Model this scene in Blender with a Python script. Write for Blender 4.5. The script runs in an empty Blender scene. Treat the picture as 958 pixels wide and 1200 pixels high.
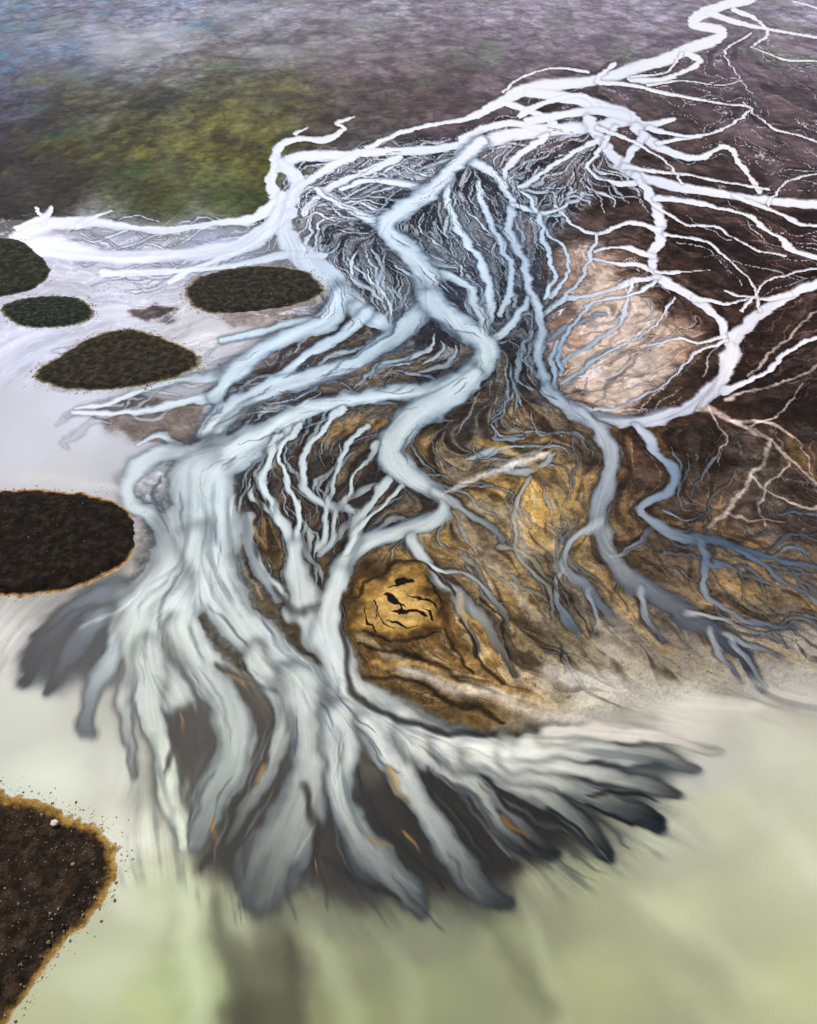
import bpy, math, numpy as np, time
T0=time.time()
rng=np.random.default_rng(7)
# ------------------------------------------------------------------ survey map -> ground
H=120.0; P=math.radians(45); F=800.0; CX,CY=479.0,600.0
def ground(x,y):
    x=np.asarray(x,float); y=np.asarray(y,float)
    r=(x-CX)/F; u=-(y-CY)/F
    dz=-math.sin(P)+u*math.cos(P); dy=math.cos(P)+u*math.sin(P)
    t=H/(-dz)
    return r*t, dy*t
MX,MY=200,60
Wd=958+2*MX; Hd=1200+2*MY+40
xs=np.arange(Wd)-MX; ys=np.arange(Hd)-MY
X,Y=np.meshgrid(xs.astype(np.float32),ys.astype(np.float32))
GX,GY=ground(X,Y); GX=GX.astype(np.float32); GY=GY.astype(np.float32)
# ------------------------------------------------------------------ noise
_p=rng.permutation(512); _p=np.concatenate([_p,_p]); _g=rng.uniform(0,2*np.pi,512); _gc=np.cos(_g).astype(np.float32); _gs=np.sin(_g).astype(np.float32)
def perlin(x,y):
    xi=np.floor(x).astype(np.int32); yi=np.floor(y).astype(np.int32)
    xf=(x-xi).astype(np.float32); yf=(y-yi).astype(np.float32)
    u=xf*xf*xf*(xf*(xf*6-15)+10); v=yf*yf*yf*(yf*(yf*6-15)+10)
    def g(a,b,fx,fy):
        h=_p[(_p[a&511]+b)&511]
        return _gc[h]*fx+_gs[h]*fy
    n00=g(xi,yi,xf,yf); n10=g(xi+1,yi,xf-1,yf); n01=g(xi,yi+1,xf,yf-1); n11=g(xi+1,yi+1,xf-1,yf-1)
    return ((n00*(1-u)+n10*u)*(1-v)+(n01*(1-u)+n11*u)*v)*1.5
def fbm(x,y,o=4,ox=0.0):
    s=0;a=1;t=0
    for i in range(o):
        s=s+a*perlin(x*2**i+ox+17.3*i,y*2**i+ox*1.7+5.1*i); t+=a; a*=.55
    return s/t*1.4
def sm(a,b,t):
    t=np.clip((t-a)/(b-a),0,1); return t*t*(3-2*t)
persp=np.clip((Y+200)/1000,0.1,1.4)
wx=fbm(GX/11,GY/11,4,3.0); wy=fbm(GX/11,GY/11,4,50.0)
WX=X+wx*11*persp; WY=Y+wy*10*persp*np.clip(persp*1.2,0.3,1)
RN=fbm(X/34,Y/26,3,91.0)           # width variation
# ------------------------------------------------------------------ colour fields (scattered survey samples; far land tones include distance haze)
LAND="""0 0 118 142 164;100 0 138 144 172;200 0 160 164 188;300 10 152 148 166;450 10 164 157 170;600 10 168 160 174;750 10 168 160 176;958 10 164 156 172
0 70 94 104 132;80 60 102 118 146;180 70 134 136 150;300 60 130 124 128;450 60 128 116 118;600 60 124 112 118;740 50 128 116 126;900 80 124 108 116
0 130 80 80 96;80 120 86 86 76;180 120 102 100 80;260 110 102 104 70;320 110 96 94 60;400 110 90 80 72;500 110 86 74 72;560 100 84 74 74;900 130 102 86 90;820 120 70 58 60
0 190 54 49 52;80 180 68 64 46;160 180 92 92 50;250 170 110 110 54;300 190 98 98 52;280 235 68 76 44;180 235 72 76 44;60 230 54 50 43;0 240 48 45 44
660 190 92 76 72;700 230 78 61 54;850 200 76 60 58;940 200 90 74 74;930 270 70 54 50;830 290 64 47 42;700 330 126 104 92
400 210 84 80 88;470 200 92 90 98;540 260 80 84 96;600 260 78 76 82;640 270 80 70 68;560 320 84 86 96;430 310 66 62 68;620 350 90 90 98
60 290 214 216 238;150 290 198 204 226;260 290 172 180 210;20 400 202 206 230;100 480 206 210 224;40 530 198 200 210;150 350 206 208 226;200 480 150 152 160;280 400 198 198 204;180 520 186 192 200;60 560 190 190 192;240 390 206 204 208
350 430 90 82 78;420 500 94 78 60;320 570 88 74 60;400 580 78 68 62;450 590 68 60 54;360 640 88 74 56;520 520 122 104 78;560 480 88 76 66;600 520 145 124 88;640 560 182 146 88;660 610 170 136 80;590 590 156 130 86;560 650 134 116 88;620 660 130 110 78;520 650 112 90 56;600 720 92 76 50;660 740 104 90 62;480 700 150 116 60;430 780 104 78 42;500 790 84 66 40;560 770 110 88 54;620 810 122 106 82
740 560 84 66 54;760 520 60 44 37;850 520 78 58 49;930 480 54 41 36;870 560 106 88 77;940 600 64 50 44;820 590 88 70 60;740 640 98 82 62;860 690 160 130 88;930 700 108 92 72;800 660 104 84 64;780 760 136 124 108;720 760 162 148 126;900 760 150 142 133;940 800 176 170 159;900 400 56 41 35;940 350 68 50 44;800 330 78 57 48;880 320 72 53 47;860 450 50 37 31
700 820 214 207 190;800 840 216 213 196;900 880 214 213 190;958 920 208 211 182;850 960 198 200 168;950 1000 203 207 170;800 1050 185 189 150;950 1150 192 197 150;700 1050 163 166 130;700 1150 176 181 134;600 1120 155 160 121;500 1150 151 158 115;400 1120 147 152 115;420 1190 146 152 107;320 1120 92 92 70;300 1190 76 78 56;230 1150 171 182 132;180 1050 197 203 166;180 1180 184 194 138;120 1150 197 203 167;80 1190 180 186 144;150 980 215 217 194;60 900 214 218 198;20 830 206 208 194;150 900 204 206 192;20 750 200 198 190;60 720 140 138 134
200 900 90 88 80;300 900 66 60 52;400 950 56 54 48;500 960 48 48 44;600 980 56 56 52;700 900 84 86 84;300 1000 56 53 46;420 1040 44 44 40;560 1040 70 72 62;760 900 136 137 128;830 900 198 196 182;660 950 52 54 52;790 990 178 180 156;650 1040 140 143 116;390 1085 122 126 102;500 1100 134 138 110;250 1060 168 174 140"""
WATER="""850 20 244 242 251;600 130 240 240 251;400 180 230 234 250;330 230 220 226 246;60 290 228 230 248;480 290 188 206 220;500 340 174 193 204;380 330 182 198 216;560 420 176 190 192;430 400 162 181 192;300 430 168 185 198;450 530 172 182 181;300 520 178 191 193;230 600 172 187 189;230 678 186 196 193;360 780 176 184 182;400 820 180 184 177;560 875 210 209 196;250 850 172 179 168;200 760 182 189 180;700 540 168 172 176;720 650 174 174 170;800 730 144 145 142;860 420 230 223 228;760 300 233 230 240;940 340 236 230 238;930 240 241 237 249;780 560 108 126 144;850 640 76 90 106;780 490 196 197 208;690 700 126 136 144;620 300 158 177 198;640 420 128 147 164;560 620 136 144 144;500 610 168 173 169;400 700 182 189 184;150 330 214 216 235;100 480 212 216 227"""
def parse(s):
    return np.array([[float(v) for v in q.split()] for l in s.split('\n') for q in l.split(';')])
def bil(c,x,y):
    h,w=c.shape[:2]
    x=np.clip(x,0,w-1.001); y=np.clip(y,0,h-1.001)
    xi=x.astype(np.int32); yi=y.astype(np.int32); fx=(x-xi); fy=(y-yi)
    if c.ndim==3: fx=fx[...,None]; fy=fy[...,None]
    return (c[yi,xi]*(1-fx)+c[yi,xi+1]*fx)*(1-fy)+(c[yi+1,xi]*(1-fx)+c[yi+1,xi+1]*fx)*fy
def field(pts,power=3.2):
    st=8
    cx=np.arange(-MX,Wd-MX+st,st); cy=np.arange(-MY,Hd-MY+st,st)
    A,B=np.meshgrid(cx,cy)
    num=0;den=0
    for x,y,r,g,b in pts:
        q=((A-x)**2+((B-y)*1.25)**2+500)**(-power/2)
        num=num+q[...,None]*np.array([r,g,b]); den=den+q
    c=(num/den[...,None]).astype(np.float32)
    return lambda x,y: bil(c,(x+MX)/st,(y+MY)/st)
landf=field(parse(LAND)); waterf=field(parse(WATER),2.6)
BW=fbm(X/70/np.sqrt(persp),Y/40/np.sqrt(persp),3,9.0)
C=landf(WX+BW*14,WY+BW*9).astype(np.float32)
WC=waterf(X,Y).astype(np.float32)
M=np.zeros((Hd,Wd),np.float32)        # water cover
TX=np.ones((Hd,Wd),np.float32)
# ------------------------------------------------------------------ strokes
def catmull(p,step=7):
    p=np.array(p,float); n=len(p)
    q=np.vstack([2*p[0]-p[1],p,2*p[-1]-p[-2]])
    out=[]
    for i in range(n-1):
        a,b,c,d=q[i],q[i+1],q[i+2],q[i+3]
        k=max(2,int(np.hypot(*(c-b)[:2])/step))
        for t in np.arange(k)/k:
            out.append(.5*((2*b)+(-a+c)*t+(2*a-5*b+4*c-d)*t*t+(-a+3*b-3*c+d)*t**3))
    out.append(p[-1]); return np.array(out)
flowpts=[]
def regflow(s,wt=1.0):
    d=np.diff(s[:,:2],axis=0); L=np.hypot(d[:,0],d[:,1])+1e-6
    m=(s[1:,:2]+s[:-1,:2])/2
    for i in range(len(d)): flowpts.append((m[i,0],m[i,1],d[i,0]/L[i],d[i,1]/L[i],wt*L[i]*(0.3+s[i,2]/25)))
OPS=[]
def S(pts,*a,flow=True,water=1.0,**k):
    if flow and water>0: regflow(catmull(pts,7))
    OPS.append((0,(pts,)+a,dict(k,water=water)))
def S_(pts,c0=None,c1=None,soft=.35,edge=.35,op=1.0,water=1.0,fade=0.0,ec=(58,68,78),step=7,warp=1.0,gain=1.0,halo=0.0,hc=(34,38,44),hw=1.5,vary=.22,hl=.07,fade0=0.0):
    if halo:  # wider dark soft stroke: shadow beside the channel, painted into the colour
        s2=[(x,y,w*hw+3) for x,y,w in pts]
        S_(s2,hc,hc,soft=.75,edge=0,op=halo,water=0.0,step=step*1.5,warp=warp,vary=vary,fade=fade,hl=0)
    s=catmull(pts,step); s[:,2]=np.maximum(s[:,2],1.0)
    seg=np.hypot(*np.diff(s[:,:2],axis=0).T); cum=np.concatenate([[0],np.cumsum(seg)]); tot=cum[-1]+1e-6
    R=s[:,2].max()/2*1.3+15
    x0=int(max(0,s[:,0].min()-R+MX)); x1=int(min(Wd,s[:,0].max()+R+MX+1)); y0=int(max(0,s[:,1].min()-R+MY)); y1=int(min(Hd,s[:,1].max()+R+MY+1))
    if x1<=x0 or y1<=y0: return
    D=np.full((y1-y0,x1-x0),9.0,np.float32); A=np.zeros_like(D); RR=np.ones_like(D)
    for i in range(len(s)-1):
        ax,ay,aw=s[i]; bx,by,bw=s[i+1]; r=max(aw,bw)/2*1.3+15
        u0=int(max(x0,min(ax,bx)-r+MX)); u1=int(min(x1,max(ax,bx)+r+MX+1)); v0=int(max(y0,min(ay,by)-r+MY)); v1=int(min(y1,max(ay,by)+r+MY+1))
        if u1<=u0 or v1<=v0: continue
        if warp==1.0: px=WX[v0:v1,u0:u1]; py=WY[v0:v1,u0:u1]
        else:
            px=X[v0:v1,u0:u1]*(1-warp)+WX[v0:v1,u0:u1]*warp; py=Y[v0:v1,u0:u1]*(1-warp)+WY[v0:v1,u0:u1]*warp
        dx,dy=bx-ax,by-ay; t=np.clip(((px-ax)*dx+(py-ay)*dy)/(dx*dx+dy*dy+1e-6),0,1)
        rad=(aw+(bw-aw)*t)/2
        d=np.hypot(px-ax-dx*t,py-ay-dy*t)/rad
        sub=(slice(v0-y0,v1-y0),slice(u0-x0,u1-x0)); m=d<D[sub]
        D[sub]=np.where(m,d,D[sub]); A[sub]=np.where(m,(cum[i]+t*seg[i])/tot,A[sub]); RR[sub]=np.where(m,rad,RR[sub])
    sl=(slice(y0,y1),slice(x0,x1))
    D=D/(1+vary*RN[sl])
    so=np.maximum(soft,np.minimum(1.0,.9/RR))
    al=(1-sm(0,1,(D-(1-so))/(so+0.0001)))*op
    if fade: al=al*(1-sm(1-abs(fade),1,A)) 
    if fade0: al=al*sm(0,fade0,A)
    base=WC[sl]*gain if c0 is None else np.broadcast_to(np.array(c0,np.float32),WC[sl].shape)
    if c1 is not None: base=base+(np.array(c1,np.float32)-base)*(A**1.6)[...,None]
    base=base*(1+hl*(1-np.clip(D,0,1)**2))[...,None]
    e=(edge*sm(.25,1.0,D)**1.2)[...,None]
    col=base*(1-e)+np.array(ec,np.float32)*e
    C[sl]=C[sl]*(1-al[...,None])+col*al[...,None]
    if water>0: M[sl]=M[sl]*(1-al)+al*water if water<1 else np.maximum(M[sl],al)
def inpoly(px,py,poly):
    r=np.zeros(px.shape,bool); n=len(poly); j=n-1
    for i in range(n):
        xi,yi=poly[i];xj,yj=poly[j]
        c=((yi>py)!=(yj>py))&(px<(xj-xi)*(py-yi)/(yj-yi+1e-9)+xi); r^=c; j=i
    return r
def polyd(px,py,poly):
    d=np.full(px.shape,1e9,np.float32); n=len(poly)
    for i in range(n):
        ax,ay=poly[i];bx,by=poly[(i+1)%n];dx,dy=bx-ax,by-ay
        t=np.clip(((px-ax)*dx+(py-ay)*dy)/(dx*dx+dy*dy+1e-9),0,1)
        d=np.minimum(d,np.hypot(px-ax-dx*t,py-ay-dy*t))
    return np.where(inpoly(px,py,poly),d,-d)
def PGd(*a,**k): OPS.append((1,a,k))
def PG(poly,col,soft=10,op=1.0,water=0.0,warp=2.0,tex=0.0,tx=None):
    a=np.array(poly); R=soft+30
    x0=int(max(0,a[:,0].min()-R+MX)); x1=int(min(Wd,a[:,0].max()+R+MX)); y0=int(max(0,a[:,1].min()-R+MY)); y1=int(min(Hd,a[:,1].max()+R+MY))
    sl=(slice(y0,y1),slice(x0,x1))
    px=X[sl]+(WX[sl]-X[sl])*warp; py=Y[sl]+(WY[sl]-Y[sl])*warp
    al=sm(-soft,soft,polyd(px,py,poly))*op
    if tex: al=al*np.clip(.5+tex*BW[sl]*1.5+.5,0,1)
    C[sl]=C[sl]*(1-al[...,None])+np.array(col,np.float32)*al[...,None]
    if water is not None: M[sl]=M[sl]*(1-al)+water*al
    if tx is not None: TX[sl]=TX[sl]*(1-al)+tx*al
def zone(poly,soft=12,warp=2.0):
    st=4
    px=X[::st,::st]+(WX-X)[::st,::st]*warp; py=Y[::st,::st]+(WY-Y)[::st,::st]*warp
    z=sm(-soft,soft,polyd(px,py,poly)).astype(np.float32)
    return bil(z,(X+MX)/st,(Y+MY)/st)
def N(v): return [tuple(float(t) for t in q.split(',')) for q in v.split()]
W=S
# ---- channels : far trunk
far=["900,-20,8 880,0,10 850,6,13 825,16,17 812,28,14 846,36,13 840,46,15 805,58,17 780,70,18 745,80,18 715,90,15 680,97,15 650,100,18 615,106,20 590,118,15 560,136,9",
"830,15,10 870,28,7 910,36,4 958,44,4 1000,46,3","860,12,8 885,22,5 900,40,4 880,55,3","1100,60,10 958,10,3 930,2,3","800,60,12 820,72,8 800,85,6 770,95,8 740,92,10",
"620,108,16 660,114,16 700,124,18 735,137,22 755,148,14 790,140,6","740,138,20 700,148,16 650,152,18 600,158,18 565,168,20 540,182,20",
"600,112,10 570,128,10 545,140,7 500,148,5 460,160,6 430,175,8","590,120,10 625,132,8 650,145,8","560,166,14 500,176,12 450,178,11 400,182,12 350,184,15 328,196,15",
"415,138,3 393,145,4 405,151,5 382,164,9 350,163,7 328,172,12 322,186,14","345,158,5 360,150,3","640,152,12 600,145,10 570,150,9 540,165,12",
"330,192,16 350,212,20 340,236,24 332,262,28 345,290,32 375,318,34 400,345,36 425,368,26 455,382,18",
"322,186,12 318,215,16 325,240,20 310,270,22 270,290,20 200,300,18 120,300,20 60,290,30 20,285,20","420,180,12 380,200,12 345,225,14 340,250,16","470,185,10 420,205,9 380,225,8 355,250,10","330,230,16 300,255,14 250,262,8 190,270,10 120,262,12 60,262,22 20,278,20",
"50,262,12 45,245,4","90,264,9 130,248,3","20,268,8 55,252,10 60,244,4","340,250,14 300,285,12 240,310,8 200,330,8","380,300,10 330,300,10 270,312,8 200,318,8 120,320,10","700,124,10 680,112,8 640,120,8 610,135,10","735,137,16 700,130,12 660,135,12 620,142,12"]
for v in far: W(N(v),edge=.16,soft=.35,step=5,ec=(120,130,165))
rt=["690,140,18 705,165,18 725,190,20 755,208,16 800,220,13 860,230,12 920,237,13 958,240,15 1080,246,18","745,206,12 765,235,14 775,270,14 765,300,14 772,325,13 815,350,12 838,370,12 850,395,16 858,412,24 846,440,24 822,468,23 780,488,21 730,494,18 690,482,12 655,470,8",
"1080,300,18 958,333,14 930,345,14 890,368,16 862,395,22","745,150,16 772,172,14 815,186,8 850,172,6 866,190,6 890,225,7","755,158,12 740,180,12 730,196,14","770,232,8 830,240,5 880,255,6 905,275,6 930,292,7 958,302,9 1050,330,10","860,230,8 900,245,6 935,262,5 958,265,4",
"720,75,6 700,95,7 740,100,6 790,112,5 850,122,3 880,128,4 850,150,4 820,160,4 770,168,7","880,40,3 850,60,3 862,85,2 880,110,2","775,270,10 740,262,6 700,275,5 670,262,4 650,240,4","765,300,10 730,290,5 700,296,4","815,350,8 850,356,3 880,352,2","845,460,14 890,442,7 930,410,6 958,395,5 1020,380,5",
"700,165,10 670,180,7 640,200,6 610,220,8","640,160,10 600,190,10 590,215,10","772,325,8 740,330,7 700,345,6 660,350,6 640,370,8","850,395,8 820,400,4 790,396,4 760,405,3","720,150,10 700,180,6 690,200,5 720,215,6 745,215,8","760,150,8 800,160,5 830,158,4","930,345,8 900,350,5 870,348,4 850,340,3",
"730,195,8 760,200,5 800,205,4 850,214,3 900,222,4","765,240,6 800,262,3 840,268,3 880,290,3 920,300,4","780,275,5 820,282,3 850,300,3 880,330,3 890,365,5","690,85,5 650,80,3 610,92,3 590,108,4","800,62,5 780,85,3 740,90,3","760,100,4 800,95,3 840,100,2 870,95,2","700,150,7 740,165,5 780,190,3 800,215,4",
"880,55,2 920,70,3 960,72,3 1000,80,3","870,120,2 905,150,3 940,160,3 980,175,3","900,240,4 920,215,3 950,205,3 990,200,3","870,365,5 900,330,3 940,318,3 980,312,3","690,300,3 720,310,5 750,312,6 765,318,6","700,275,4 690,310,5 670,340,5 650,360,6","740,330,5 730,370,6 700,400,5 665,420,5 650,440,5","790,350,4 770,380,3 740,400,3 700,420,4 660,450,5","850,400,6 810,420,4 780,450,3 740,470,4 700,480,6","770,318,5 800,320,3 830,318,2","640,270,4 665,300,5 660,330,5 645,350,6"]
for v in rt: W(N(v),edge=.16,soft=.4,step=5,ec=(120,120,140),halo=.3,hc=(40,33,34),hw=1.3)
for v in ["820,478,16 860,492,9 905,520,7 935,548,6 958,572,7 1020,610,7","860,492,7 910,500,5 945,530,4 948,560,4","905,520,7 880,560,9 850,600,10 830,620,7","880,500,5 920,480,4 940,450,3","920,545,5 890,590,5 900,620,3","880,440,6 940,380,5 990,340,5","850,470,8 900,455,5 960,430,6 1000,420,6","850,600,6 880,612,4 920,610,3","830,480,5 850,515,4 840,540,3","880,560,4 930,590,4 980,600,4"]:
    W(N(v),(204,186,176),(182,158,144),edge=.1,soft=.8,op=.7,water=.2)
# central belt
mid=["565,166,20 535,192,20 505,225,24 468,248,28 452,268,28 474,292,30 500,320,33 502,348,34 486,374,32 445,405,26 400,432,24 350,446,26 300,462,28 262,488,36 245,510,30",
"452,265,20 420,250,12 395,238,10 370,222,8","505,225,14 470,215,10 430,212,8 400,222,8","545,185,16 580,205,12 600,240,12 596,270,12 612,300,13 620,335,14 636,378,15 630,415,17 640,455,18",
"530,200,12 525,240,12 545,280,12 565,310,13 575,350,13 570,385,14","560,215,9 570,250,10 590,290,10 600,330,10 585,370,9","500,320,20 540,330,12 560,360,14 572,400,22","502,350,34 530,376,34 562,396,30 570,415,32 552,440,36 505,457,30 450,462,22 400,470,24 350,486,30 308,512,44 268,535,54 240,565,78 232,620,100",
"552,440,36 520,466,44 482,492,44 462,515,44 462,540,40 485,562,34 512,576,28 522,592,26 500,612,24 455,626,24 415,645,28 398,680,30 385,720,40",
"400,346,32 385,376,34 345,392,26 305,412,24 270,440,26 255,465,26","430,368,22 400,395,15 360,415,13 330,440,15","386,376,22 350,376,13 310,388,10 260,400,10","255,465,20 200,474,12 150,484,8 90,486,8","260,440,18 200,448,10 140,470,8 90,480,6",
"265,525,26 210,528,24 170,540,24 150,565,24 156,590,22 185,612,26 200,640,40","215,520,10 190,510,10 160,520,5",None,
"655,440,6 660,400,6 690,360,5 740,345,5 770,330,6","640,350,8 650,320,8 640,290,8 630,250,8 615,225,8","655,470,10 648,430,8 655,400,6","575,400,16 600,380,10 618,350,10","600,240,8 640,250,5 665,240,4"]
order=[1,2,3,4,5,6,13,12,11,9,10,17,19,20,21,18,0,15,14,7,8]
for k in order:
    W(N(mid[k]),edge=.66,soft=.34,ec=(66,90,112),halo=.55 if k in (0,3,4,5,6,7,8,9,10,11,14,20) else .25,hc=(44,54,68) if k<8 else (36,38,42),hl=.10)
W(N("640,455,20 668,480,20 702,502,22 717,530,24 710,570,26 700,608,30 716,650,30 752,690,30 802,722,28 850,750,28 878,778,22 892,806,12"),None,(50,52,58),edge=.6,soft=.35,ec=(50,56,68),halo=.45)
W(N("748,500,14 768,528,15 792,556,15 782,582,14 752,596,14 765,616,15 810,632,16 860,640,14 905,652,9 958,664,7 1020,670,5"),None,(64,72,86),edge=.4,soft=.4,ec=(40,46,56),halo=.35)
for v in ["820,636,10 830,660,10 822,690,10 850,712,9 900,730,6 958,745,5","862,642,9 900,665,7 930,690,5 958,700,4","905,650,6 930,640,4 958,655,3","705,610,14 672,635,12 662,665,13 690,690,14 715,720,16 730,752,14","662,665,8 648,690,8 665,730,10 690,760,7","750,690,10 760,730,8 790,760,6","715,650,8 740,640,5 760,620,5","850,745,12 880,760,8 925,775,5","860,755,12 890,790,8 905,812,4","830,740,12 850,775,8 872,805,4","800,720,10 850,725,7 900,745,5 935,770,3","690,690,8 700,720,6 690,750,4","780,600,5 800,610,4 830,600,3","830,660,5 860,668,4 880,690,3"]:
    W(N(v),None,(58,64,74),edge=.5,soft=.5,ec=(46,48,54),fade=.3,halo=.3)
delta_under=[
 ("330,505,10 308,550,12 318,590,14 340,625,20 352,670,36 345,720,30",None,None,.5),
 ("400,480,10 365,520,10 352,560,10 375,590,12 420,600,10",None,None,.5),
 ("430,500,8 400,540,8 390,580,8 375,640,12",None,None,.5),
 ("445,520,8 420,550,6 410,580,6 395,610,8 380,650,10",None,None,.5),
 ("350,500,8 325,530,7 335,560,7 350,600,8 345,640,12",None,None,.5),
 ("452,560,14 430,590,12 415,630,18 400,670,22",None,None,.5),
 ("470,570,8 440,600,7 420,620,8 405,650,12",None,None,.5),
 ("290,610,20 300,660,20 330,700,20",None,None,.5),
 ("512,576,18 545,596,12 572,616,10 590,640,6",None,(90,96,96),.5),
 ("480,632,18 505,668,18 535,698,20 566,728,18 592,762,14 604,790,8",None,(70,62,50),.5),
 ("505,665,8 540,672,7 575,700,7 600,740,5",None,(70,62,50),.5),
 ("540,700,12 548,740,10 560,770,8",(150,140,120),(70,60,40),.5),
 ("620,560,7 600,600,6 610,650,7 640,690,6 650,730,5",(150,150,140),(90,88,80),.4),
 ("585,640,7 620,650,6 650,690,6",(140,136,120),(90,80,60),.4)]
for v,c0,c1,e in delta_under: W(N(v),c0,c1,edge=e,soft=.4,ec=(44,52,58),halo=.5)
# dark sediments under the delta front
for p,c,o in [([(24,795),(40,745),(95,704),(150,690),(140,760),(120,800),(70,805)],(24,30,42),.9),
  ([(175,830),(215,800),(255,840),(250,880),(225,915),(200,930),(180,890)],(38,33,27),.9),
  ([(240,770),(290,790),(330,830),(330,880),(310,940),(270,960),(250,940),(285,880),(270,820)],(46,37,26),.9),
  ([(230,1020),(250,950),(290,930),(350,900),(385,950),(370,1030),(320,1050),(265,1025)],(36,32,28),.95),
  ([(375,1040),(380,960),(430,920),(480,890),(560,900),(640,930),(700,950),(690,990),(640,995),(590,1040),(500,1045),(440,1020)],(32,31,28),.93),
  ([(620,850),(700,840),(770,855),(800,890),(760,955),(700,950),(640,930)],(74,78,78),.85)]:
    PGd(p,c,20,o,1.0,1.2)
for v,c0,c1,e in [
 ("140,690,40 88,718,30 50,758,24 26,796,16",(70,84,100),(10,15,24),.6),
 ("150,700,40 104,736,24 74,780,20 58,812,10",(110,124,134),(14,20,30),.6),
 ("145,690,26 96,704,18 60,730,12 40,745,8",(90,102,114),(22,30,42),.5),
 ("155,720,44 126,770,26 108,820,24 102,862,16",(176,186,186),(72,84,88),.5),
 ("160,760,40 148,820,22 150,870,16 160,905,8",(190,196,187),(100,104,98),.5)]: W(N(v),c0,c1,edge=e,soft=.3,ec=(22,28,38),halo=.7,hc=(18,22,30))
big=[
 ("232,560,84 240,620,110 212,680,110 176,725,96 172,775,70 200,815,56",None,None,.4,.3,.4),
 ("176,770,52 176,830,40 190,880,34 204,940,30 214,990,16",None,(206,212,184),.45,.35,.5),
 ("232,640,70 262,700,76 300,752,70 350,792,66 400,832,66 455,866,62",None,None,.5,.35,.5),
 ("215,740,56 240,790,50 268,835,48 274,885,52 250,935,50 228,985,24",None,(100,107,103),.6,.22,.8),
 ("345,640,26 352,690,46 372,740,44 388,770,50",None,None,.5,.35,.6),
 ("300,770,40 335,830,42 322,880,34 300,930,26 268,985,14",(184,190,183),(54,56,53),.6,.35,.7),
 ("398,680,34 384,725,44 392,775,56 430,828,70 490,862,72 560,880,62 620,890,50",None,(202,202,188),.4,.4,.5),
 ("370,850,40 384,910,26 400,960,24 426,1015,20 440,1040,8",(160,166,160),(48,50,48),.6,.35,.7),
 ("350,800,60 366,860,58 362,910,58 340,965,68 318,1015,82 308,1042,72",(178,184,178),(84,87,82),.55,.24,.8),
 ("470,860,40 484,915,24 510,960,20 535,1000,16 548,1025,6",(170,174,166),(40,43,43),.6,.35,.7),
 ("400,840,60 396,900,46 406,950,42 436,1000,42 472,1042,40 492,1062,26",(186,191,184),(66,71,70),.6,.22,.85),
 ("440,850,60 462,890,40 494,936,36 522,985,36 552,1030,34 588,1060,22",(192,196,187),(46,51,51),.6,.22,.85),
 ("520,870,40 552,920,22 585,965,20 608,995,8",(180,183,172),(36,39,40),.6,.35,.7),
 ("490,870,60 530,900,36 575,940,32 612,975,30 648,1002,18",(200,202,189),(24,27,28),.6,.22,.85),
 ("530,875,56 590,905,36 640,935,30 680,970,28 712,998,18",(207,207,194),(30,34,34),.55,.22,.85),
 ("560,880,50 630,908,32 700,935,28 745,952,26 774,966,22",(212,212,197),(20,24,24),.5,.2,.75),
 ("600,884,44 670,900,28 740,914,22 796,930,14",(210,210,196),(56,60,58),.45,.3,.6),
 ("620,875,44 700,880,30 770,888,22 820,902,12",(208,206,192),(84,86,83),.4,.4,.5),
 ("640,862,34 720,862,24 790,868,16 840,880,8",(206,202,186),(160,158,146),.3,.5,.3)]
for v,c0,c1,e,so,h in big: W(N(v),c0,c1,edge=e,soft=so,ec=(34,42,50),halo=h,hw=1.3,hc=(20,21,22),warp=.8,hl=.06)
for v in ["258,560,40 262,620,36 250,670,40 215,720,36","300,515,20 262,545,24 236,600,30","420,820,30 480,850,34 560,872,28 640,886,16","380,740,18 388,780,26 425,830,30","210,700,40 240,760,30 285,800,20","460,520,22 462,545,20 486,566,16","545,442,18 500,458,16 440,464,12 380,474,12 330,496,16"]:
    W(N(v),None,None,edge=0,soft=1.0,op=.5,gain=1.13,flow=False)
for v in ["235,700,3 262,724,9 285,760,5","200,690,2 188,720,7 190,760,3","330,560,3 322,600,8 330,640,3","300,700,3 320,745,8 360,780,3","190,560,3 182,590,9 200,620,3","205,575,2 212,600,6 222,630,2","225,790,3 236,830,7 238,870,3","160,790,3 160,830,7 172,870,3","430,870,3 450,890,6 470,905,3","395,790,3 408,830,6 440,860,3","350,830,2 345,870,5 338,900,2","270,640,2 285,680,6 310,720,2","250,500,3 285,482,9 320,462,3","330,470,2 370,452,7 410,440,2","430,440,2 470,425,8 500,400,2","410,420,2 450,395,7 480,360,2","505,372,4 530,388,14 548,402,4","490,500,2 475,520,6 474,545,2","370,800,2 390,840,6 396,880,2","250,600,1 256,640,4 250,690,1","215,640,1 205,680,4 190,720,1"]:
    W(N(v),(58,74,90),(48,58,68),edge=0,soft=1,op=.65,water=1,flow=False,hl=0)
for v in ["212,835,20 205,870,18 196,905,8","352,925,14 366,980,18 356,1030,10","316,850,10 312,890,16 290,930,14 262,975,16 236,1020,10","380,1000,14 430,1035,20 470,1056,8","438,935,10 452,975,18 490,1010,16 520,1040,8","528,930,9 545,965,14 576,1010,10","588,945,10 620,985,14 645,998,7","640,950,8 690,985,10 706,994,6","690,945,8 740,962,10 768,966,8","255,780,10 290,800,12 320,810,8","320,690,10 345,715,14 372,712,8","300,560,6 305,620,12 300,650,8","405,700,10 402,745,12 410,795,14 440,832,14 500,850,14 580,864,10","690,932,8 740,928,9 770,940,5","420,900,8 430,930,10 445,960,6","500,900,6 520,925,8 535,950,5"]:
    W(N(v),(20,18,17),(27,25,24),edge=0,soft=1,op=.9,water=1,flow=False,hl=0)
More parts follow.
